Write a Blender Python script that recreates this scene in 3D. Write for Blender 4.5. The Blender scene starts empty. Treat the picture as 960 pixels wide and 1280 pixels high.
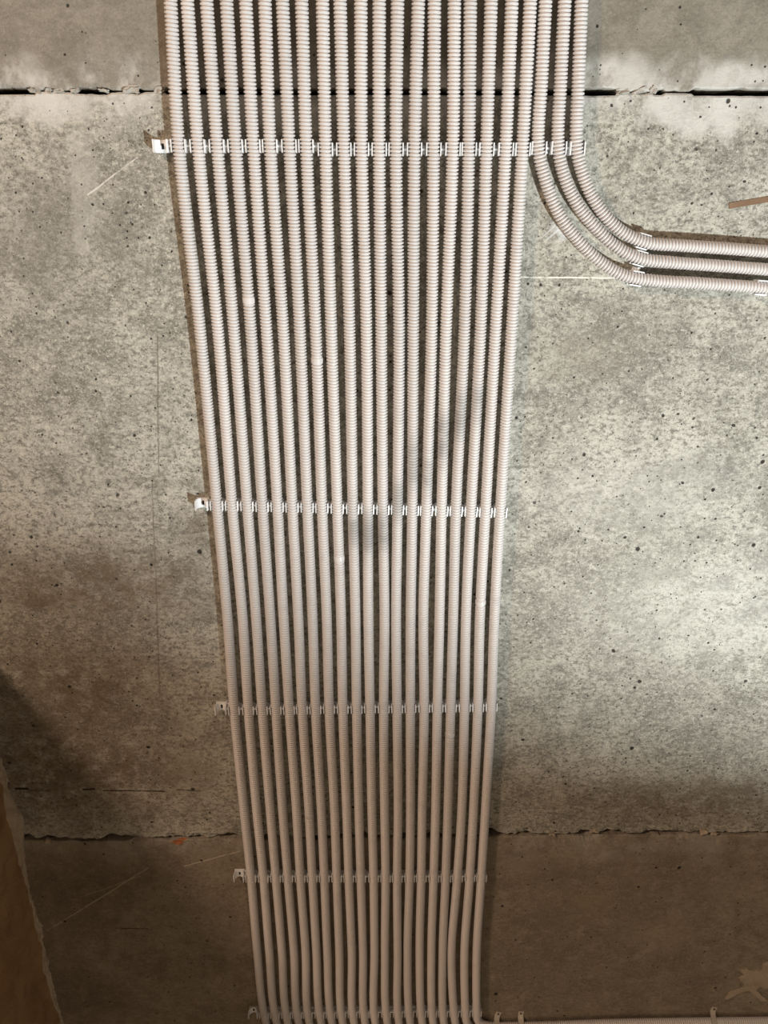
import bpy, bmesh, math, random
import numpy as np
from mathutils import Vector, Matrix, noise as mnoise

random.seed(7)
S = bpy.context.scene
COL = S.collection

# ------------------------------------------------------------------ camera frame
FPX = 960.0                  # focal length in pixels of the 960x1280 frame
TILT = math.radians(22.0)    # away from straight up
ZC, ZCEIL = 1.49, 2.70
FWD = Vector((0, math.sin(TILT), math.cos(TILT)))
DOWN = Vector((0, math.cos(TILT), -math.sin(TILT)))

def at(px, py, z=ZCEIL):
    """point of the plane at height z that the photograph shows at px, py"""
    d = FWD + Vector((1, 0, 0)) * ((px - 480) / FPX) + DOWN * ((py - 640) / FPX)
    t = (z - ZC) / d.z
    return Vector((d.x * t, d.y * t, z))

cam_data = bpy.data.cameras.new('camera')
cam = bpy.data.objects.new('camera', cam_data)
COL.objects.link(cam)
cam.location = (0, 0, ZC)
cam.rotation_euler = (math.radians(90) + math.radians(90) - TILT, 0, 0)
cam_data.sensor_fit = 'VERTICAL'
cam_data.sensor_height = 36.0
cam_data.lens = 36.0 * FPX / 1280.0
cam_data.clip_start = 0.02
S.camera = cam

# ------------------------------------------------------------------ node helper
class NT:
    def __init__(s, name):
        s.m = bpy.data.materials.new(name)
        s.m.use_nodes = True
        s.t = s.m.node_tree
        s.t.nodes.clear()
        s.out = s.t.nodes.new('ShaderNodeOutputMaterial')
        s.b = s.t.nodes.new('ShaderNodeBsdfPrincipled')
        s.t.links.new(s.b.outputs[0], s.out.inputs[0])
        g = s.t.nodes.new('ShaderNodeNewGeometry')
        s.pos = g.outputs['Position']
    def lk(s, v, sock):
        if isinstance(v, (int, float)):
            sock.default_value = v
        elif isinstance(v, (tuple, list)):
            sock.default_value = tuple(v) + ((1,) if len(v) == 3 and len(sock.default_value) == 4 else ())
        else:
            s.t.links.new(v, sock)
    def math(s, op, a, b=0.0, c=None, clamp=False):
        n = s.t.nodes.new('ShaderNodeMath'); n.operation = op; n.use_clamp = clamp
        s.lk(a, n.inputs[0]); s.lk(b, n.inputs[1])
        if c is not None: s.lk(c, n.inputs[2])
        return n.outputs[0]
    def vmath(s, op, a, b=(0, 0, 0)):
        n = s.t.nodes.new('ShaderNodeVectorMath'); n.operation = op
        s.lk(a, n.inputs[0])
        if op == 'SCALE': s.lk(b, n.inputs[3])
        else: s.lk(b, n.inputs[1])
        return n.outputs['Value'] if op in ('DOT_PRODUCT', 'LENGTH', 'DISTANCE') else n.outputs[0]
    def noise(s, scale, detail=4, rough=.55, vec=None, dist=0.0, off=(0, 0, 0), stretch=(1, 1, 1)):
        v = vec or s.pos
        mp = s.t.nodes.new('ShaderNodeMapping')
        mp.inputs['Location'].default_value = off
        mp.inputs['Scale'].default_value = stretch
        s.t.links.new(v, mp.inputs[0])
        n = s.t.nodes.new('ShaderNodeTexNoise')
        n.inputs['Scale'].default_value = scale
        n.inputs['Detail'].default_value = detail
        n.inputs['Roughness'].default_value = rough
        n.inputs['Distortion'].default_value = dist
        s.t.links.new(mp.outputs[0], n.inputs['Vector'])
        return n.outputs[0]
    def voro(s, scale, vec=None, feature='F1', off=(0, 0, 0)):
        mp = s.t.nodes.new('ShaderNodeMapping')
        mp.inputs['Location'].default_value = off
        s.t.links.new(vec or s.pos, mp.inputs[0])
        n = s.t.nodes.new('ShaderNodeTexVoronoi'); n.feature = feature
        n.inputs['Scale'].default_value = scale
        s.t.links.new(mp.outputs[0], n.inputs['Vector'])
        return n
    def step(s, v, lo, hi, a=0.0, b=1.0):
        n = s.t.nodes.new('ShaderNodeMapRange'); n.interpolation_type = 'SMOOTHSTEP'
        s.lk(v, n.inputs[0]); s.lk(lo, n.inputs[1]); s.lk(hi, n.inputs[2])
        s.lk(a, n.inputs[3]); s.lk(b, n.inputs[4])
        return n.outputs[0]
    def mix(s, f, a, b, mode='MIX'):
        n = s.t.nodes.new('ShaderNodeMix'); n.data_type = 'RGBA'; n.blend_type = mode
        s.lk(f, n.inputs[0]); s.lk(a, n.inputs[6]); s.lk(b, n.inputs[7])
        return n.outputs[2]
    def xyz(s, v):
        n = s.t.nodes.new('ShaderNodeSeparateXYZ'); s.t.links.new(v, n.inputs[0])
        return n.outputs
    def flat(s, vec):
        return s.vmath('MULTIPLY', vec, (1, 1, 0))
    def seg(s, vec, a, b, w):
        """1 on the segment a-b of width w (in the ceiling plane), else 0"""
        ab = (b[0] - a[0], b[1] - a[1], 0.0)
        L2 = ab[0] ** 2 + ab[1] ** 2
        ap = s.vmath('SUBTRACT', vec, (a[0], a[1], 0.0))
        t = s.math('DIVIDE', s.vmath('DOT_PRODUCT', ap, ab), L2, clamp=True)
        n = s.t.nodes.new('ShaderNodeVectorMath'); n.operation = 'SCALE'
        n.inputs[0].default_value = ab; s.lk(t, n.inputs[3])
        d = s.vmath('DISTANCE', ap, n.outputs[0])
        return s.step(d, w * .4, w, 1.0, 0.0)
    def blob(s, vec, c, rx, ry, soft=.5, rot=0.0):
        p = s.vmath('SUBTRACT', vec, (c[0], c[1], 0.0))
        if rot:
            ca, sa = math.cos(rot), math.sin(rot)
            x = s.vmath('DOT_PRODUCT', p, (ca / rx, sa / rx, 0)); y = s.vmath('DOT_PRODUCT', p, (-sa / ry, ca / ry, 0))
            r = s.math('SQRT', s.math('ADD', s.math('MULTIPLY', x, x), s.math('MULTIPLY', y, y)))
        else:
            r = s.vmath('LENGTH', s.vmath('MULTIPLY', p, (1 / rx, 1 / ry, 0)))
        return s.step(r, 1 - soft, 1 + soft * .3, 1.0, 0.0)
    def bump(s, h, dist, strength=1.0, prev=None):
        n = s.t.nodes.new('ShaderNodeBump')
        n.inputs['Strength'].default_value = strength
        n.inputs['Distance'].default_value = dist
        s.lk(h, n.inputs['Height'])
        if prev is not None: s.t.links.new(prev, n.inputs['Normal'])
        return n.outputs[0]
    def done(s, color, rough=.9, normal=None, spec=.3):
        s.lk(color, s.b.inputs['Base Color']); s.lk(rough, s.b.inputs['Roughness'])
        s.b.inputs['Specular IOR Level'].default_value = spec
        if normal is not None: s.t.links.new(normal, s.b.inputs['Normal'])
        return s.m

def px2(px, py):
    p = at(px, py); return (p.x, p.y)

# ------------------------------------------------------------------ concrete
def concrete(name, dark, mid, light, seed, grain=.5, pit_amount=.5, lime=(), stains_shade=(), scratches=(), streaks=(), blotch=.3):
    n = NT(name)
    off = (seed * 1.7, seed * 2.3, seed * .9)
    warp_n = n.t.nodes.new('ShaderNodeTexNoise')
    warp_n.inputs['Scale'].default_value = 14; warp_n.inputs['Detail'].default_value = 5
    n.t.links.new(n.pos, warp_n.inputs['Vector'])
    w = n.vmath('SCALE', n.vmath('SUBTRACT', warp_n.outputs['Color'], (.5, .5, .5)), .10)
    wp = n.flat(n.vmath('ADD', n.pos, w))
    fp = n.flat(n.pos)
    big = n.noise(2.2, 5, .6, off=off)
    midn = n.noise(16, 8, .72, off=off, dist=.3)
    flake = n.noise(120, 5, .72, off=off, dist=.25, stretch=(.85, 1.2, 1))
    grit = n.noise(260, 3, .7, off=(off[2], off[0], 2.0))
    fine = n.noise(420, 3, .6, off=off)
    c = n.mix(n.step(big, .36, .64), mid, light)
    c = n.mix(n.step(midn, .40, .66, 0, .75), c, dark)
    c = n.mix(n.step(flake, .47, .64, 0, grain), c, dark)
    c = n.mix(n.step(flake, .46, .34, 0, grain * .7), c, tuple(min(1, x * 1.15) for x in light))
    c = n.mix(n.step(grit, .54, .70, 0, grain), c, tuple(x * .72 for x in dark))
    c = n.mix(n.step(grit, .44, .30, 0, grain * .8), c, tuple(min(1, x * 1.3) for x in light))
    c = n.mix(n.step(fine, .57, .72, 0, grain * .75), c, tuple(min(1, x * 1.28) for x in light))
    c = n.mix(n.step(fine, .43, .30, 0, grain * .7), c, tuple(x * .62 for x in dark))
    bl = n.noise(30, 7, .7, off=(off[1], off[2], off[0]), dist=.3)
    c = n.mix(n.step(bl, .53, .68, 0, blotch), c, tuple(min(1, x * 1.12) for x in light))
    c = n.mix(n.step(bl, .46, .32, 0, blotch), c, dark)
    # regional staining of the concrete, plus shade painted at the lower left
    for (ctr, rx, ry, col, amt, soft) in stains_shade:
        m = n.blob(wp, px2(*ctr), rx, ry, soft)
        m = n.math('MULTIPLY', m, n.step(n.noise(34, 5, .65, off=(ctr[0] * .01, ctr[1] * .013, 0)), .30, .62, .25, 1.0))
        c = n.mix(n.math('MULTIPLY', m, amt), c, col)
    # lime bloom along the joints
    y = n.xyz(wp)[1]
    for (v0, wd, amt) in lime:
        d = n.math('ABSOLUTE', n.math('SUBTRACT', y, v0))
        m = n.step(d, wd * .2, wd, 1.0, 0.0)
        pn = n.noise(15, 6, .68, off=(seed, v0, 3.0), stretch=(1, .7, 1))
        m = n.math('MULTIPLY', m, n.step(pn, .38, .58, .08, 1.0))
        c = n.mix(n.math('MULTIPLY', m, amt), c, (.66, .64, .60))
    for (a, b, wd, col, amt) in streaks:
        m = n.seg(wp, px2(*a), px2(*b), wd)
        c = n.mix(n.math('MULTIPLY', m, amt), c, col)
    brk = n.step(n.noise(60, 3, .6), .30, .50, .25, 1.0)
    for (a, b, wd, col, amt) in scratches:
        m = n.seg(n.vmath('ADD', fp, n.vmath('SCALE', w, .05)), px2(*a), px2(*b), wd)
        c = n.mix(n.math('MULTIPLY', n.math('MULTIPLY', m, brk), amt), c, col)
    # pits: small air holes, only some of the cells have one
    hole = None
    for (sc, r, keep) in ((19, .075, .7), (33, .10, .5), (62, .12, .45), (110, .15, .35)):
        wv = n.vmath('ADD', fp, n.vmath('SCALE', w, .16))
        v = n.voro(sc, wv, off=off)
        sep = n.t.nodes.new('ShaderNodeSeparateColor'); n.t.links.new(v.outputs['Color'], sep.inputs[0])
        on = n.step(sep.outputs[0], 1 - keep * pit_amount, 1 - keep * pit_amount + .02)
        rr = n.math('MULTIPLY_ADD', sep.outputs[1], r * .9, r * .45)
        h = n.math('MULTIPLY', on, n.step(v.outputs['Distance'], n.math('MULTIPLY', rr, .55), rr, 1.0, 0.0))
        hole = h if hole is None else n.math('MAXIMUM', hole, h)
    c = n.mix(n.math('MULTIPLY', hole, .92), c, (.022, .019, .016))
    hgt = n.math('MULTIPLY_ADD', flake, .6, n.math('MULTIPLY', fine, .35))
    hgt = n.math('MULTIPLY_ADD', midn, .8, hgt)
    hgt = n.math('MULTIPLY_ADD', hole, -1.6, hgt)
    nb = n.bump(hgt, .0022, .8)
    return n.done(c, .93, nb, .2)

V1 = at(480, 114).y      # first joint
V2 = at(480, 1046).y     # second joint
WHITE = (.70, .68, .64)
BROWN = (.125, .085, .048)
M = {}
M['slab_near'] = concrete('smooth_brown_concrete', (.20, .18, .145), (.275, .25, .205), (.33, .30, .25), 1.3, .5, .45,
    lime=((V1, .05, .85),))
M['slab_main'] = concrete('grey_flaky_concrete', (.19, .18, .152), (.405, .388, .330), (.56, .54, .47), 4.1, .95, 1.15,
    lime=((V1, .06, .85), (V2, .02, .25)),
    stains_shade=(((90, 965), .34, .17, BROWN, .75, .8), ((40, 752), .04, .03, BROWN, .8, .9), ((120, 730), .26, .09, (.17, .125, .075), .7, .9),  # broad lower-left browns: real stain plus shade painted into the colour
            ((90, 860), .24, .14, (.14, .10, .06), .7, .9), ((850, 1000), .30, .07, (.16, .12, .075), .65, .9),
            ((245, 665), .03, .05, BROWN, .6, .9), ((230, 960), .06, .09, (.33, .29, .22), .6, .9),
            ((60, 250), .12, .08, (.20, .185, .155), .55, .9), ((150, 290), .05, .05, (.17, .16, .14), .5, .9),
            ((740, 440), .12, .06, (.30, .26, .215), .45, .9), ((825, 720), .07, .03, (.24, .22, .19), .5, .9), ((40, 330), .12, .10, (.21, .195, .165), .5, .9),
            ((845, 590), .10, .04, (.26, .245, .215), .45, .9),
            ((880, 760), .30, .16, (.62, .61, .56), .40, .9), ((800, 620), .22, .10, (.62, .61, .56), .35, .9),
            ((200, 840), .03, .03, (.42, .38, .31), .5, .9), ((230, 900), .03, .05, (.42, .38, .31), .45, .9),
            ((700, 292), .022, .014, (.75, .78, .80), .8, .9)),
    scratches=(((648, 347), (772, 347.5), .0016, (.85, .82, .74), 1.3), ((110, 243), (172, 197), .0016, (.78, .74, .68), .8),
               ((197, 420), (198, 590), .0018, (.12, .10, .08), .6), ((683, 300), (700, 286), .002, (.8, .82, .84), .5),
               ((676, 298), (694, 282), .0015, (.8, .82, .84), .4), ((190, 600), (200, 870), .002, (.15, .12, .09), .5),
               ((104, 987), (118, 986), .0035, (.035, .025, .018), .9), ((130, 988), (205, 989), .0026, (.035, .025, .018), .9), ((222, 987), (250, 989), .0025, (.035, .025, .018), .7), ((20, 986), (34, 986), .004, (.03, .02, .015), 1.0), ((36, 988), (62, 988), .0018, (.03, .02, .015), .6),
               ((140, 770), (215, 700), .0015, (.4, .36, .3), .5)),
    streaks=(((103, 118), (100, 300), .022, (.56, .54, .49), .35), ((60, 118), (62, 150), .03, WHITE, .5),
             ((840, 125), (850, 145), .04, WHITE, .7), ((900, 125), (905, 150), .04, WHITE, .7)))
M['slab_far'] = concrete('dark_brown_concrete', (.19, .155, .115), (.27, .225, .17), (.35, .30, .23), 8.7, .6, .6, blotch=.55,
    lime=((V2, .07, .22),),
    stains_shade=(((120, 1110), .16, .09, (.115, .095, .06), .6, .9), ((740, 1130), .05, .06, (.34, .27, .18), .5, .9),
            ((830, 1170), .07, .06, (.36, .30, .22), .45, .9), ((900, 1120), .10, .03, (.33, .28, .21), .4, .9),
            ((650, 1080), .14, .03, (.31, .27, .21), .5, .9), ((100, 1245), .15, .10, (.12, .10, .07), .5, .9)),
    scratches=(((60, 1163), (185, 1085), .0022, (.45, .38, .29), .8), ((100, 1122), (175, 1095), .0015, (.45, .38, .29), .6),
               ((230, 1083), (300, 1064), .002, (.6, .52, .42), .8), ((145, 1160), (185, 1161), .002, (.05, .04, .03), .8)))

def plaster(name, a, b, c2, seed):
    n = NT(name)
    o = (seed, seed * 2, seed * 3)
    big = n.noise(3.0, 5, .6, off=o); mid = n.noise(18, 6, .65, off=o, dist=.5); fine = n.noise(160, 4, .65, off=o)
    c = n.mix(n.step(big, .35, .65), a, b)
    c = n.mix(n.step(mid, .45, .70, 0, .6), c, c2)
    c = n.mix(n.step(fine, .58, .75, 0, .35), c, tuple(min(1, x * 1.5) for x in b))
    h = n.math('MULTIPLY_ADD', mid, 1.2, n.math('MULTIPLY', fine, .5))
    return n.done(c, .95, n.bump(h, .004, .8), .15)
M['wall'] = plaster('ochre_brown_plaster', (.42, .25, .12), (.50, .32, .165), (.28, .165, .08), 2.2)
M['mortar'] = plaster('pale_tan_mortar', (.46, .385, .29), (.54, .455, .35), (.31, .255, .185), 5.2)
M['mortar_grey'] = plaster('grey_joint_mortar', (.42, .39, .34), (.52, .49, .44), (.30, .27, .23), 6.2)
M['joint_dark'] = plaster('dark_joint_fill', (.045, .038, .03), (.06, .05, .04), (.03, .025, .02), 9.2)
M['brick'] = plaster('orange_brick', (.42, .17, .08), (.48, .21, .10), (.30, .12, .06), 3.3)
M['floor'] = plaster('dusty_screed', (.30, .25, .19), (.36, .30, .23), (.24, .20, .15), 7.7)
M['shadow_brown'] = plaster('brown_shadow', (.21, .135, .085), (.255, .165, .105), (.16, .10, .062), 11.1)  # cast shadow colour for the strip at the right edge

def plastic(name, col, dirt, rough=.42):
    n = NT(name)
    oi = n.t.nodes.new('ShaderNodeObjectInfo')
    k = n.math('MULTIPLY_ADD', oi.outputs['Random'], .10, .95)
    base = n.mix(1.0, col, (1, 1, 1), 'MIX') if False else None
    c = n.vmath('SCALE', col, k)
    d = n.noise(26, 4, .6)
    c = n.mix(n.step(d, .52, .80, 0, .35), c, tuple(x * .72 for x in col))
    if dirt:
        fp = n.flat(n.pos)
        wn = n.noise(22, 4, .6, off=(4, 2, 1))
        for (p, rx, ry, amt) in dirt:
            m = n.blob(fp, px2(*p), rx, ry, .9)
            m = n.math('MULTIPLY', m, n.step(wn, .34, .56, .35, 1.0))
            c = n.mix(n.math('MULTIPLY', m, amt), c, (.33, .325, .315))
    return n.done(c, rough, None, .4)
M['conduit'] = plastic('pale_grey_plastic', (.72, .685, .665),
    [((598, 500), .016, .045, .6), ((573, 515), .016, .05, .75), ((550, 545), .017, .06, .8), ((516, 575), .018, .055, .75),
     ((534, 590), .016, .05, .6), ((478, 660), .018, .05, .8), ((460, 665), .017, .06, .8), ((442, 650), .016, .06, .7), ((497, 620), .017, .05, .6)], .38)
M['clip'] = plastic('white_clip_plastic', (.92, .93, .94), None, .3)
M['strap'] = plastic('dull_strap_metal', (.60, .54, .46), None, .45)
n_ = NT('dark_screw_steel'); n_.b.inputs['Metallic'].default_value = .8
M['screw'] = n_.done((.05, .05, .055), .5)

# ------------------------------------------------------------------ object helpers
def mesh_np(name, verts, quads, mat, smooth=True):
    me = bpy.data.meshes.new(name)
    v = np.asarray(verts, dtype=np.float32); q = np.asarray(quads, dtype=np.int32)
    me.vertices.add(len(v)); me.vertices.foreach_set('co', v.ravel())
    me.loops.add(q.size); me.loops.foreach_set('vertex_index', q.ravel())
    me.polygons.add(len(q))
    me.polygons.foreach_set('loop_start', np.arange(len(q), dtype=np.int32) * q.shape[1])
    me.polygons.foreach_set('loop_total', np.full(len(q), q.shape[1], dtype=np.int32))
    me.update(calc_edges=True)
    me.polygons.foreach_set('use_smooth', np.full(len(q), smooth, dtype=bool))
    me.materials.append(mat)
    return me

def link(name, me, parent=None, loc=None):
    o = bpy.data.objects.new(name, me)
    COL.objects.link(o)
    if parent is not None: o.parent = parent
    if loc is not None: o.location = loc
    return o

def tag(o, label, cat, group=None):
    o['label'] = label; o['category'] = cat
    if group: o['group'] = group
    return o

def struct(o, label=None):
    o['kind'] = 'structure'
    if label: o['label'] = label
    return o

def bm_mesh(name, bm, mat, smooth=False):
    me = bpy.data.meshes.new(name)
    bmesh.ops.recalc_face_normals(bm, faces=bm.faces)
    bm.to_mesh(me); bm.free()
    if smooth:
        for p in me.polygons: p.use_smooth = True
    me.materials.append(mat)
    return me

def nz(x, y=0.0, z=0.0): return mnoise.noise(Vector((x, y, z)))
def frac(x, y=0.0, z=0.0, oct=4):
    a, r, f = 1.0, 0.0, 1.0
    for _ in range(oct):
        r += a * nz(x * f, y * f, z * f); a *= .55; f *= 2.1
    return r

# ------------------------------------------------------------------ ceiling slabs
WL0, WL1 = at(-2, 958), at(78, 1285)          # the line where wall and ceiling meet
_dx, _dy = WL1.x - WL0.x, WL1.y - WL0.y
XW = (WL0.x + WL1.x) / 2                         # the wall runs along the conduits
X0, X1 = XW - .05, 1.75
Y0, Y1 = -1.15, 2.75

def gap1(x):      # half gap of the first joint along x: open, then choked with mortar, then open
    px = 480 + x * 898
    g = .0036
    if 45 < px < 205: g = .0017 + .0040 * frac(x * 24, 3.3)
    if 772 < px < 866: g = .0004 + .0008 * max(0, frac(x * 55, 1.7))
    if 815 < px < 832: g = .0030
    return max(.0003, g)
def gap2(x):
    return max(.0008, .0024 + .0040 * frac(x * 21, 8.1))
J1A, J1B = at(0, 113.5), at(960, 115.5)
J2A, J2B = at(40, 1050.5), at(960, 1041.5)
def joint_v(k, x):
    a, b = (J1A, J1B) if k == 1 else (J2A, J2B)
    return a.y + (b.y - a.y) * (x - a.x) / (b.x - a.x)
def edge(k, side, x):
    """v of a slab edge at joint k; side -1 the nearer slab, +1 the farther one"""
    c = joint_v(k, x)
    if k == 1:
        g = gap1(x)
        rag = .0022 * frac(x * 40, 5.5 + side) if side < 0 else .0006 * frac(x * 60, 9.5)
        return c + side * g + (min(0, rag) if side < 0 else max(0, rag))
    g = gap2(x)
    rag = .011 * frac(x * 24, 2.5 + side, 0, 5) if side < 0 else .002 * frac(x * 25, 6.5)
    return c + (.004 * frac(x * 9, 12.0)) + side * g + (min(0, rag) if side < 0 else max(0, rag))

def slab(name, klo, khi, mat, label):
    xs = np.concatenate([np.arange(X0, 1.0, .004), np.arange(1.0, X1 + .001, .02)])
    rows = []           # list of (fn x -> (v, z))
    def edge_rows(k, side):
        sgn = -side     # direction from the edge into... side -1: this slab lies at lower v
        r = []
        for dv, dz, chip in ((0, .16, 0), (0, .05, 0), (0, .012, .5), (.0006, .0015, 1), (.003, 0, 1), (.007, 0, .6), (.013, 0, .25), (.03, 0, 0), (.08, 0, 0)):
            def f(x, dv=dv, dz=dz, chip=chip):
                v = edge(k, side, x) + side * dv
                c = chip * max(0.0, frac(x * 26, v * 26 + k * 7, side * 3.0)) * (.012 if k == 2 else .004)
                return v, ZCEIL + dz + c
            r.append(f)
        return r
    lo_rows = edge_rows(klo, +1) if klo else [lambda x: (Y0, ZCEIL + .16), lambda x: (Y0, ZCEIL)]
    hi_rows = edge_rows(khi, -1)[::-1] if khi else [lambda x: (Y1, ZCEIL), lambda x: (Y1, ZCEIL + .16)]
    rows = lo_rows + hi_rows
    V = np.zeros((len(rows), len(xs), 3), dtype=np.float32)
    for i, f in enumerate(rows):
        for j, x in enumerate(xs):
            v, z = f(float(x)); V[i, j] = (x, v, z)
    R, Cn = len(rows), len(xs)
    idx = np.arange(R * Cn).reshape(R, Cn)
    q = np.stack([idx[:-1, :-1], idx[1:, :-1], idx[1:, 1:], idx[:-1, 1:]], -1).reshape(-1, 4)
    # closing top face strip (first and last row), keeps the slab a solid
    top = np.stack([idx[0, :-1], idx[0, 1:], idx[-1, 1:], idx[-1, :-1]], -1)
    q = np.concatenate([q, top])
    o = link(name, mesh_np(name, V.reshape(-1, 3), q, mat, smooth=False))
    return struct(o, label)

slab('ceiling', None, 1, M['slab_near'], 'nearest ceiling slab of smooth brownish concrete before the black joint')
slab('ceiling.001', 1, 2, M['slab_main'], 'wide pitted grey concrete ceiling slab between the two joints')
slab('ceiling.002', 2, None, M['slab_far'], 'dark brown concrete ceiling slab beyond the ragged joint')

# ------------------------------------------------------------------ left wall and its mortar seam
def wall():
    ys = np.arange(.72, Y1 + .001, .012); zs = np.concatenate([np.arange(0, 2.2, .1), np.arange(2.2, ZCEIL + .03, .012)])
    V = np.zeros((len(zs), len(ys), 3), dtype=np.float32)
    for i, z in enumerate(zs):
        for j, y in enumerate(ys):
            d = .006 * frac(y * 6, z * 6, 1.0) + .0025 * frac(y * 30, z * 30, 4.0)
            V[i, j] = (XW - .002 + d, y, z)
    back = V.copy(); back[:, :, 0] = XW - .12
    R, Cn = len(zs), len(ys)
    idx = np.arange(R * Cn).reshape(R, Cn)
    q = np.stack([idx[:-1, :-1], idx[:-1, 1:], idx[1:, 1:], idx[1:, :-1]], -1).reshape(-1, 4)
    q2 = q[:, ::-1] + R * Cn
    return struct(link('wall_left', mesh_np('wall_left', np.concatenate([V.reshape(-1, 3), back.reshape(-1, 3)]), np.concatenate([q, q2]), M['wall'])),
                  'ochre brown plastered wall at the lower left')
wall()

def seam():
    """squeezed out mortar filling the corner between wall and ceiling, of uneven width with gaps"""
    ys = np.arange(.72, Y1, .004); K = 9
    V = []
    for y in ys:
        y = float(y)
        w = .007 + .008 * max(-.6, frac(y * 7, 31.0)) + .003 * frac(y * 45, 2.0)
        # broad flake just before the second joint
        w += .014 * math.exp(-((y - 1.145) / .045) ** 2)
        d = .006 + .006 * frac(y * 6, 77.0) + .003 * frac(y * 50, 8.0)
        d += .010 * math.exp(-((y - 1.15) / .045) ** 2)
        w = max(.0025, w); d = max(.002, d)
        for k in range(K):
            t = k / (K - 1)
            a = t * math.pi / 2
            # bulged fillet section from the ceiling to the wall
            x = XW - .006 + (w + .006) * math.cos(a) ** .8
            z = ZCEIL + .004 - (d + .004) * math.sin(a) ** .8
            j = .0025 * frac(y * 60, k * .9, 5.0) * math.sin(2 * a)
            V.append((x + j, y, z - j))
    n = len(ys); idx = np.arange(n * K).reshape(n, K)
    q = np.stack([idx[:-1, :-1], idx[:-1, 1:], idx[1:, 1:], idx[1:, :-1]], -1).reshape(-1, 4)
    return struct(link('trim_1', mesh_np('trim_1', V, q, M['mortar'], smooth=False)), 'crumbling pale mortar seam between wall and ceiling')
seam()

# dark old fill deep inside each joint
for k, nm in ((1, 'trim_2'), (2, 'trim_3')):
    bm = bmesh.new()
    xs = np.arange(X0, X1, .02); prev = None
    for x in xs:
        x = float(x); c = joint_v(k, x)
        z = ZCEIL + .055 + .008 * frac(x * 20, k)
        row = [bm.verts.new((x, c + dv, z + dz)) for dv, dz in ((-.03, 0), (.03, 0), (.03, .05), (-.03, .05))]
        if prev:
            for a in range(4): bm.faces.new((prev[a], prev[(a + 1) % 4], row[(a + 1) % 4], row[a]))
        prev = row
    struct(link(nm, bm_mesh(nm, bm, M['joint_dark'])), 'dark fill deep inside the %s joint' % ('black straight' if k == 1 else 'ragged'))

# floor below
bm = bmesh.new()
bmesh.ops.create_grid(bm, x_segments=40, y_segments=40, size=1)
for v in bm.verts:
    v.co = Vector((XW + (v.co.x + 1) / 2 * (X1 - XW), Y0 + (v.co.y + 1) / 2 * (Y1 - Y0), .004 * frac(v.co.x * 5, v.co.y * 5)))
struct(link('floor', bm_mesh('floor', bm, M['floor'])), 'dusty screed floor')

# ------------------------------------------------------------------ rubble in the joints
def chunk(name, c, size, mat, label, cat, seed, group=None):
    bm = bmesh.new()
    bmesh.ops.create_icosphere(bm, subdivisions=3, radius=1)
    for v in bm.verts:
        p = v.co.copy()
        k = 1 + .75 * frac(p.x * 1.3 + seed, p.y * 1.3, p.z * 1.3 + seed, 4)
        p = Vector([max(-.7, min(.7, q)) for q in p]) * max(.35, k)
        v.co = Vector((p.x * size[0], p.y * size[1], p.z * size[2]))
    o = link(name, bm_mesh(name, bm, mat), None, c)
    o.rotation_euler.z = (seed * 1.7) % .6 - .3
    return tag(o, label, cat, group)
chips = [((43, 113), (.010, .004, .006), 'at the end of the open gap, left'), ((60, 113.5), (.007, .0035, .006), 'second from the left in the black joint'),
         ((74, 113), (.008, .004, .006), 'third from the left in the black joint'), ((93, 113), (.007, .0035, .006), 'in the middle of the choked stretch'),
         ((130, 113), (.008, .003, .006), 'just left of the largest crumb'), ((166, 111.5), (.012, .007, .008), 'largest crumb, near the conduits'),
         ((198, 112.5), (.008, .005, .006), 'touching the leftmost conduit shadow'), ((778, 114), (.010, .004, .006), 'just right of the conduits'),
         ((800, 113.5), (.012, .004, .006), 'second one right of the conduits'), ((817, 112.5), (.007, .005, .006), 'beside the short black hole right of the conduits')]
for i, (p, s, where) in enumerate(chips):
    c = at(*p); c.z += .0035
    chunk('mortar_crumb', c, s, M['mortar_grey'], 'grey mortar crumb wedged in black joint, ' + where, 'mortar crumb', i * 3.1 + 1, 'mortar crumbs in the black joint')
c = at(223, 1052); c.z += .002
chunk('brick_fragment', c, (.022, .005, .006), M['brick'], 'orange brick fragment wedged in the ragged ceiling joint', 'brick fragment', 4.4)
for i, (p, sz, where) in enumerate([((742, 1039), (.010, .004, .005), 'midway along its right half'), ((880, 1039), (.009, .006, .006), 'largest one near the right edge'),
                                    ((893, 1042), (.008, .004, .005), 'just right of the largest one'), ((690, 1043), (.007, .004, .005), 'first one right of the conduits')]):
    c = at(*p); c.z += .0015
    chunk('mortar_crumb', c, sz, M['mortar'], 'tan crumb hanging in the ragged joint, ' + where, 'mortar crumb', 20.3 + i * 2.7, 'mortar crumbs in the ragged joint')
c = at(61, 1052); c.z += .002
chunk('mortar_crumb', c, (.008, .006, .006), M['mortar'], 'tan mortar crumb in the ragged joint near the wall', 'mortar crumb', 8.8)

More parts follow.
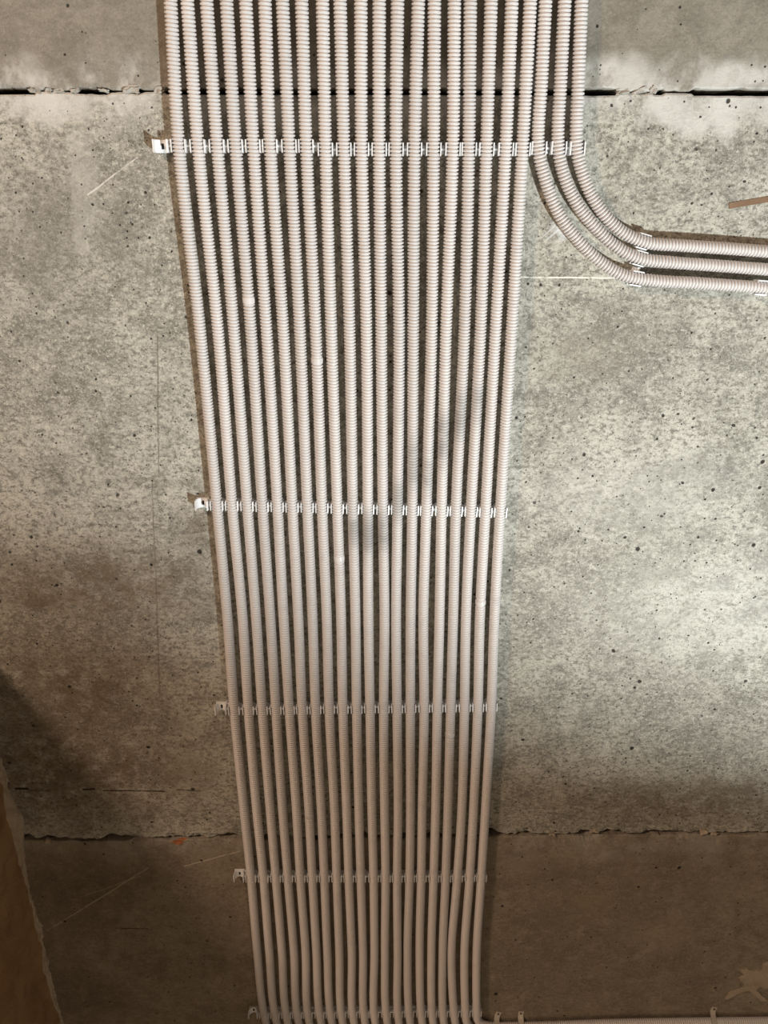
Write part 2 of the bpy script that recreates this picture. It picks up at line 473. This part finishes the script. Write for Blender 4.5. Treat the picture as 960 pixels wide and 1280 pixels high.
# tan plaster splash on the far slab at the right edge
def splash():
    bm = bmesh.new()
    pts = [(905, 1247), (912, 1240), (922, 1236), (930, 1232), (925, 1226), (923, 1221), (930, 1218), (924, 1213), (934, 1211), (944, 1215), (952, 1211), (953, 1204), (962, 1201), (990, 1198),
           (1000, 1225), (975, 1240), (962, 1234), (950, 1233), (945, 1237), (955, 1246), (962, 1252), (950, 1249), (938, 1238), (926, 1238), (918, 1244), (909, 1249)]
    P = [at(*p) for p in pts]
    dense = []
    for i, a in enumerate(P):
        b = P[(i + 1) % len(P)]
        for k in range(5):
            p = a.lerp(b, k / 5)
            p.x += .0035 * frac(p.x * 50, p.y * 50, 2.0); p.y += .005 * frac(p.x * 50, p.y * 50, 6.0)
            dense.append(p)
    lo = [bm.verts.new((p.x, p.y, ZCEIL + .001)) for p in dense]
    f = bm.faces.new(lo)
    r = bmesh.ops.extrude_face_region(bm, geom=[f])
    for v in [g for g in r['geom'] if isinstance(g, bmesh.types.BMVert)]:
        v.co.z = ZCEIL - .0028
    bmesh.ops.triangulate(bm, faces=bm.faces[:])
    tag(link('plaster_splash', bm_mesh('plaster_splash', bm, M['mortar'])), 'tan plaster splash stuck on the dark slab at lower right edge', 'plaster splash')
splash()

# cast shadow at the right edge, built as a thin brown strip
def shadow_strip():
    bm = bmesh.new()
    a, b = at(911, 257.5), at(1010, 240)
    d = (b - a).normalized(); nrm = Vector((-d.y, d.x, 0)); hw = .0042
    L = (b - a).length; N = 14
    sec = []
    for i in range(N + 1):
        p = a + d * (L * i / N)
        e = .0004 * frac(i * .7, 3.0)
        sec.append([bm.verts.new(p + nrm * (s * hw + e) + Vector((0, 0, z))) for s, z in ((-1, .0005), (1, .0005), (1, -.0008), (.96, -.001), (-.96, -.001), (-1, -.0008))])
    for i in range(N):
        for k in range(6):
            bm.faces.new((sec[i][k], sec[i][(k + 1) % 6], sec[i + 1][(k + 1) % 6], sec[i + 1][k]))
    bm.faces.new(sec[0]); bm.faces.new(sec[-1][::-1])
    tag(link('cast_shadow_strip', bm_mesh('cast_shadow_strip', bm, M['shadow_brown'])), 'short thin brown strip standing for a cast shadow on the grey slab at the right edge', 'strip')
shadow_strip()

# ------------------------------------------------------------------ corrugated conduits
ZAX = ZCEIL - .0138          # height of the conduit axes
RO, RI, PIT = .0092, .0065, .0049
YR = [0, 187, 410, 635, 770, 885, 1010, 1098, 1190, 1268]
XR = [
 [213, 234, 258, 283, 307, 331, 353, 377, 403, 425, 451, 474, 497, 523, 543, 568, 588, 614, 640, 663],
 [224, 248, 272, 295, 317, 338, 362, 383, 407, 430, 452, 474, 495, 518, 542, 566, 586, 608, 632, 653],
 [249.8, 272.3, 292.2, 313.5, 333, 354, 374.7, 394.6, 414, 436.9, 458, 476.5, 498.8, 516.6, 539.6, 557.7, 580.6, 600.8, 619.6, 639.7],
 [271.6, 290.4, 309.4, 328.2, 347, 365.5, 384.3, 402.6, 421.7, 441, 459.8, 478.6, 496.9, 515.3, 533, 552, 570, 588.8, 607, 625.5],
 [284.1, 303.1, 320, 337.8, 354.4, 372.8, 390.6, 408.4, 426.3, 444.3, 460.4, 480.6, 495.2, 513.3, 529.2, 549.4, 566.5, 582.5, 600, 618.1],
 [292.7, 310.4, 327.7, 344.8, 361.5, 377.7, 394.4, 411.5, 428.5, 445.8, 462.5, 479.6, 496.3, 512.9, 530.2, 546.7, 563.3, 580.6, 597.3, 614],
 [304.9, 320.7, 337.6, 353.1, 370.4, 386, 401.5, 418, 433.2, 448.6, 464.8, 480.7, 497.6, 513.1, 527.8, 544.6, 560, 577.3, 591.9, 606.9],
 [314, 329.5, 345, 360, 375.5, 390.5, 405.5, 421, 436, 451, 467, 482, 496.5, 512, 526.5, 542, 557, 571.5, 587, 601.5],
 [321.7, 336.7, 352.5, 367.5, 382, 395.5, 409.2, 424.2, 439.7, 453.8, 468, 481.2, 497, 509.5, 524.5, 539.2, 553.3, 564.2, 580.5, 595.8],
 [330.3, 343.8, 357.9, 371.6, 385, 399.7, 413.4, 426.9, 441, 455, 467.8, 482.8, 497.5, 511.6, 526.6, 540.3, 553.8, 567.8, 582, 596],
]
BENT = [
 [(682, 0), (677, 100), (673, 182), (681, 222), (697, 264), (720, 297), (749, 326), (780, 344), (815, 350.5), (873, 354), (960, 360), (1040, 366)],
 [(706, 0), (701, 100), (698, 184), (707, 225), (724, 259), (747, 287), (770, 308), (798, 322.5), (840, 328), (895, 332), (960, 337), (1040, 343)],
 [(727, 0), (723, 100), (721, 184), (728, 216), (739, 243), (757, 270), (780, 291), (808, 303), (853, 307), (907, 310.5), (960, 314.5), (1040, 320)],
]

def catmull(P, step):
    """evenly spaced samples along a smooth curve through the points P"""
    P = [2 * P[0] - P[1]] + list(P) + [2 * P[-1] - P[-2]]
    pts = []
    for i in range(1, len(P) - 2):
        p0, p1, p2, p3 = P[i - 1:i + 3]
        d01, d12, d23 = [max(1e-5, (b - a).length) ** .5 for a, b in ((p0, p1), (p1, p2), (p2, p3))]
        m1 = (p2 - p1 + d12 * ((p1 - p0) / d01 - (p2 - p0) / (d01 + d12)))
        m2 = (p2 - p1 + d12 * ((p3 - p2) / d23 - (p3 - p1) / (d12 + d23)))
        n = 60
        for k in range(n):
            t = k / n
            pts.append((2 * t ** 3 - 3 * t ** 2 + 1) * p1 + (t ** 3 - 2 * t ** 2 + t) * m1 + (-2 * t ** 3 + 3 * t ** 2) * p2 + (t ** 3 - t ** 2) * m2)
    pts.append(P[-2])
    A = np.array([tuple(p) for p in pts])
    s = np.concatenate([[0], np.cumsum(np.linalg.norm(np.diff(A, axis=0), axis=1))])
    n = int(s[-1] / PIT)
    q = (np.arange(n)[:, None] * PIT + STEPS[None, :]).ravel()
    return np.stack([np.interp(q, s, A[:, k]) for k in range(3)], -1)

PROFILE = [RI, RI + .0003, RO - .0004, RO, RO - .0004, RI + .0003]
STEPS = np.array([0, .11, .25, .5, .75, .89]) * PIT
SEG = 18
def tube_mesh(name, path, radii, mat, cap=True):
    T = np.gradient(path, axis=0); T /= np.linalg.norm(T, axis=1)[:, None]
    up = np.array([0, 0, 1.0])
    B = np.cross(T, up); B /= np.linalg.norm(B, axis=1)[:, None]
    U = np.cross(B, T)
    a = np.arange(SEG) / SEG * 2 * np.pi
    ring = B[:, None, :] * np.cos(a)[None, :, None] + U[:, None, :] * np.sin(a)[None, :, None]
    V = path[:, None, :] + ring * radii[:, None, None]
    n = len(path); idx = np.arange(n * SEG).reshape(n, SEG)
    nx = np.roll(idx, -1, axis=1)
    q = np.stack([idx[:-1], nx[:-1], nx[1:], idx[1:]], -1).reshape(-1, 4)
    return mesh_np(name, V.reshape(-1, 3), q[:, ::-1], mat)

ORD = ['first', 'second', 'third', 'fourth', 'fifth', 'sixth', 'seventh', 'eighth', 'ninth', 'tenth', 'eleventh', 'twelfth', 'thirteenth',
       'fourteenth', 'fifteenth', 'sixteenth', 'seventeenth', 'eighteenth', 'nineteenth', 'twentieth', 'twenty-first', 'twenty-second', 'twenty-third']
DIRTY = {13: 1, 14: 1, 9: 1, 10: 1, 11: 1, 15: 1}
COLLARS = {3: (375,), 7: (450,), 8: (697,), 18: (752,), 5: (1018,), 16: (917,)}
paths = []
x19 = at(XR[-1][19], 1268, ZAX)
BEND_C = Vector((x19.x + .036, x19.y + .004, ZAX))
for i in range(20):
    P = [at(XR[r][i], YR[r], ZAX) for r in range(10)]
    top = P[0] + (P[0] - P[1]) * 2.2
    P = [top] + P
    # turn to the right after the last clip row, the bends nested around one centre
    R = (BEND_C - P[-1]).x
    for deg in (20, 40, 60, 80, 90):
        t = math.radians(deg)
        P.append(BEND_C + Vector((-R * math.cos(t), R * math.sin(t), 0)))
    P.append(P[-1] + Vector((.10, -.001, 0)))
    e = P[-1]
    P.append(Vector((.55, e.y - .010, ZAX)))
    P.append(Vector((1.3, e.y - .022, ZAX)))
    paths.append(P)
for b in BENT:
    P = [at(x, y, ZAX) for x, y in b]
    paths.append([P[0] + (P[0] - P[1]) * 4.0] + P)

CONDUIT = []
for i, P in enumerate(paths):
    path = catmull(P, PIT / 6)
    n = len(path)
    rad = np.array([PROFILE[k % 6] for k in range(n)])
    Tv = path[:, 1]
    collars = []
    for yy in COLLARS.get(i, ()):
        v = at(480, yy, ZAX).y
        k = int(np.argmin(np.abs(Tv[: n * 2 // 3] - v)))
        rad[k - 7:k + 8] = RO - .0012
        collars.append(k)
    o = link('corrugated_conduit', tube_mesh('corrugated_conduit', path, rad, M['conduit']))
    for k in collars:
        seg = path[k - 6:k + 7]
        r = np.full(len(seg), RO + .0001); r[0] = r[-1] = RO - .0012; 
        bnd = link('smooth_band', tube_mesh('smooth_band', seg, r, M['conduit']), o)
        bnd['label'] = 'plain smooth band without ridges'
    if i < 20:
        ex = ''
        if i == 0: ex = ', outermost'
        if i == 19: ex = ', last one running straight'
        if i in DIRTY: ex = ', smudged grey about halfway'
        lab = '%s ribbed grey conduit from the left in the wide bundle%s' % (ORD[i], ex)
    else:
        lab = ['lowest of three ribbed conduits curving off to the right', 'middle of three ribbed conduits curving off to the right',
               'topmost and outermost of three ribbed conduits curving off to the right'][i - 20]
    tag(o, lab, 'conduit', 'ribbed grey conduits on the ceiling')
    CONDUIT.append(path)

# ------------------------------------------------------------------ snap clips
CR = .0138
def box(bm, x0, x1, y0, y1, z0, z1, bev=0.0):
    r = bmesh.ops.create_cube(bm, size=1)
    for v in r['verts']:
        v.co = Vector(((x0 + x1) / 2 + v.co.x * (x1 - x0), (y0 + y1) / 2 + v.co.y * (y1 - y0), (z0 + z1) / 2 + v.co.z * (z1 - z0)))
    if bev:
        es = list({e for v in r['verts'] for e in v.link_edges})
        bmesh.ops.bevel(bm, geom=es, offset=bev, segments=2, affect='EDGES', profile=.6)

HL = .0085
def jaw_bm(s):
    """one springy arm: an arc hugging the conduit from the base to a little past its widest point, lip turned out"""
    bm = bmesh.new()
    ri, th = .0095, .0013
    sec = []
    angs = [12, 28, 44, 60, 76, 90, 104]
    prof = [(math.radians(a), ri, ri + th) for a in angs]
    pts_i = [(s * r0 * math.sin(a), -CR + r0 * math.cos(a)) for a, r0, r1 in prof]
    pts_o = [(s * r1 * math.sin(a), -CR + r1 * math.cos(a)) for a, r0, r1 in prof]
    # turned out lip
    pts_i.append((s * (.0090), -CR - .0062)); pts_o.append((s * (.0107), -CR - .0058))
    loop = pts_i + pts_o[::-1]
    N = len(pts_i)
    ys = (-HL, -HL + .0006, HL - .0006, HL)
    grid = []
    for y in ys:
        grid.append([bm.verts.new((x, y, z)) for x, z in loop])
    m = len(loop)
    for a in range(3):
        for k in range(m):
            bm.faces.new((grid[a][k], grid[a][(k + 1) % m], grid[a + 1][(k + 1) % m], grid[a + 1][k]))
    for g in (grid[0], grid[-1]):
        for k in range(N - 1):
            bm.faces.new((g[k], g[k + 1], g[m - 2 - k], g[m - 1 - k]))
    return bm

def base_bm(hole=False):
    bm = bmesh.new()
    if not hole:
        box(bm, -.0105, .0105, -HL, HL, -.0040, 0, .0005)
    else:   # plate with a square screw opening
        box(bm, -.0105, .0105, -HL, -.0036, -.0040, 0, .0004)
        box(bm, -.0105, .0105, .0036, HL, -.0040, 0, .0004)
        box(bm, -.0105, -.0040, -.0036, .0036, -.0040, 0)
        box(bm, .0040, .0105, -.0036, .0036, -.0040, 0)
        box(bm, -.0040, .0040, -.0036, .0036, -.0012, 0)
    return bm
me_base = bm_mesh('base_plate', base_bm(), M['clip'])
me_base_open = bm_mesh('base_plate', base_bm(True), M['clip'])
me_jaw = [bm_mesh('jaw', jaw_bm(s), M['clip']) for s in (-1, 1)]
bm = bmesh.new()       # dovetail tab joining a clip to its neighbour, as tall as the arms' waist
box(bm, .0104, .0156, -.0014, .0014, -.0130, -.0010, .0003)
box(bm, .0104, .0156, -.0060, .0060, -.0040, 0, .0003)
me_tab = bm_mesh('link_tab', bm, M['clip'])
bm = bmesh.new()
bmesh.ops.create_cone(bm, cap_ends=True, segments=20, radius1=.0039, radius2=.0034, depth=.0026, matrix=Matrix.Translation((0, 0, -.0028)))
box(bm, -.0022, .0022, -.0004, .0004, -.0043, -.0040)
me_screw = bm_mesh('screw', bm, M['screw'])

def clip(loc, ang, label, group, empty=False, tab=True):
    o = bpy.data.objects.new('conduit_clip', None)
    o.empty_display_size = .02
    COL.objects.link(o)
    o.location = loc; o.rotation_euler.z = ang
    tag(o, label, 'conduit clip', group)
    link('base_plate', me_base_open if empty else me_base, o)
    for me in me_jaw: link('jaw', me, o)
    if tab: link('link_tab', me_tab, o)
    if empty: link('screw', me_screw, o)
    return o

ROWN = ['nearest', 'second nearest', 'third nearest', 'fourth nearest', 'farthest']
def row_y(r, i, n):
    t = i / (n - 1)
    if r == 0: return 182.5 if i < 8 else (187 if i < 20 else 185.5)
    return [None, 631 + 8.5 * t, 887 - 4.5 * t, 1096.5 - .5 * t, 1267.5 - 2.5 * t][r]
def at_path(i, y):
    """centre of conduit i where it crosses the clip row, and its heading"""
    v = at(480, y, ZAX).y
    p = CONDUIT[i]
    lim = int(len(p) * .75)
    k = int(np.argmin(np.abs(p[:lim, 1] - v)))
    return Vector(p[k])
for r in range(5):
    n = 23 if r == 0 else 20
    cs = []
    for i in range(n):
        c = at_path(i, row_y(r, i, n)); cs.append(Vector((c.x, c.y, ZCEIL)))
    for i in range(n):
        a = cs[max(0, i - 1)]; b = cs[min(n - 1, i + 1)]
        ang = math.atan2(cs[1].y * 0 + (cs[-1].y - cs[0].y), cs[-1].x - cs[0].x)
        clip(cs[i], ang, 'white clip on the %s conduit from the left in the %s clip row' % (ORD[i], ROWN[r]),
             'clips in the %s row' % ROWN[r], tab=i < n - 1)
    d = (cs[1] - cs[0])
    clip(cs[0] - Vector((.0252, 0, 0)), ang, 'empty open white clip screwed at the left end of the %s clip row' % ROWN[r], 'empty end clips', empty=True)

# clips across the three bent conduits
def at_path_x(i, px):
    p = CONDUIT[i]
    # nearest point whose projection has that image column, on the far half
    best = None
    for k in range(len(p) // 3, len(p) - 2):
        q = Vector(p[k]) - Vector((0, 0, ZC))
        u = 480 + FPX * q.x / q.dot(FWD)
        if best is None or abs(u - px) < best[0]: best = (abs(u - px), k)
    k = best[1]
    t = Vector(p[k + 1]) - Vector(p[k - 1])
    return Vector((p[k][0], p[k][1], ZCEIL)), math.atan2(t.y, t.x)
for (pxs, where) in (((795, 799, 803), 'where they straighten'), ((951, 955, 959), 'at the right edge')):
    for j, pxx in enumerate(pxs):
        c, a = at_path_x(20 + j, pxx)
        nm = ['lowest', 'middle', 'topmost'][j]
        if where == 'at the right edge' and j > 0: continue
        clip(c, a + math.pi / 2 + math.pi, 'white clip on the %s of the three curving conduits %s' % (nm, where), 'clips on the curving conduits', tab=j < 2 and pxx < 900)

# ------------------------------------------------------------------ saddle straps on the conduit along the far edge
def strap(px, tilt, label):
    p = CONDUIT[19]
    best = None
    for k in range(int(len(p) * .5), len(p) - 2):
        q = Vector(p[k]) - Vector((0, 0, ZC)); u = 480 + FPX * q.x / q.dot(FWD)
        if best is None or abs(u - px) < best[0]: best = (abs(u - px), k)
    c = Vector(p[best[1]])
    o = bpy.data.objects.new('saddle_strap', None); COL.objects.link(o)
    o.location = (c.x, c.y, ZCEIL); o.rotation_euler.z = tilt
    tag(o, label, 'strap', 'straps on the conduit along the bottom')
    hw, r0, th = .0062, RO + .0003, .0012
    zc = -.0138
    line = [(-.030, 0.0), (-.021, 0.0), (-.0165, -.0012), (-.0125, -.006)]
    for deg in range(190, 361, 17):
        a = math.radians(deg); line.append((r0 * math.cos(a), zc + r0 * math.sin(a)))
    line += [(r0, -.006), (r0 + .002, 0.0)]
    bm = bmesh.new(); secs = []
    for k, (y, z) in enumerate(line):
        a = line[max(0, k - 1)]; b = line[min(len(line) - 1, k + 1)]
        t = Vector((b[0] - a[0], b[1] - a[1])).normalized(); nn = Vector((t.y, -t.x)) * th
        e = .0004 * frac(k * .9, px)
        secs.append([bm.verts.new(q) for q in ((-hw + e, y, z), (hw + e, y, z), (hw + e, y + nn.x, z + nn.y), (-hw + e, y + nn.x, z + nn.y))])
    for a, b in zip(secs, secs[1:]):
        for k in range(4): bm.faces.new((a[k], a[(k + 1) % 4], b[(k + 1) % 4], b[k]))
    bm.faces.new(secs[0]); bm.faces.new(secs[-1][::-1])
    link('band', bm_mesh('band', bm, M['strap']), o)
    bm = bmesh.new()
    bmesh.ops.create_cone(bm, cap_ends=True, segments=16, radius1=.0022, radius2=.0015, depth=.0016, matrix=Matrix.Translation((0, -.0255, -.0019)))
    link('screw', bm_mesh('screw', bm, M['screw']), o)
strap(619, .30, 'bent pale strap, closest to the conduit bundle, on the bottom conduit')
strap(651, .03, 'upright pale strap on the bottom conduit, second right of the bundle')
strap(890, .22, 'slanted pale strap on the bottom conduit near the right corner')

# ------------------------------------------------------------------ light
w = bpy.data.worlds.new('world'); S.world = w; w.use_nodes = True
bg = w.node_tree.nodes['Background']
bg.inputs[0].default_value = (1.0, .86, .74, 1); bg.inputs[1].default_value = .07

def aim(o, tgt):
    o.rotation_euler = (Vector(tgt) - o.location).to_track_quat('-Z', 'Y').to_euler()
def lamp(name, kind, loc, tgt, energy, color):
    L = bpy.data.lights.new(name, kind); L.energy = energy; L.color = color
    o = bpy.data.objects.new(name, L); COL.objects.link(o); o.location = loc; aim(o, tgt)
    return L
# added spot for reflected sunlight, ahead right; its cone edge draws the slanting line
L = lamp('reflected_sun_spot', 'SPOT', (1.6, 1.5, .3), (.9414, -1.737, ZCEIL), 435, (.92, .99, 1.0))
L.shadow_soft_size = .04; L.spot_size = math.radians(91); L.spot_blend = .42
# warm light from the left; wall opening made up to let it through
L = lamp('left_warm_light', 'AREA', (-1.8, -1.1, 1.1), (.1, 1.1, ZCEIL), 34, (1.0, .70, .49))
L.shape = 'RECTANGLE'; L.size = .35; L.size_y = .35
# sun from the open far end, lights the floor there, which lights the ceiling
L = lamp('sun', 'SUN', (1.2, 5.2, 4.6), (0, 1.6, 0), 6, (1.0, .91, .80)); L.angle = .02

vs = S.view_settings
vs.view_transform = 'Standard'; vs.look = 'None'; vs.gamma = 1.0; vs.use_curve_mapping = False
vs.exposure = 0.08
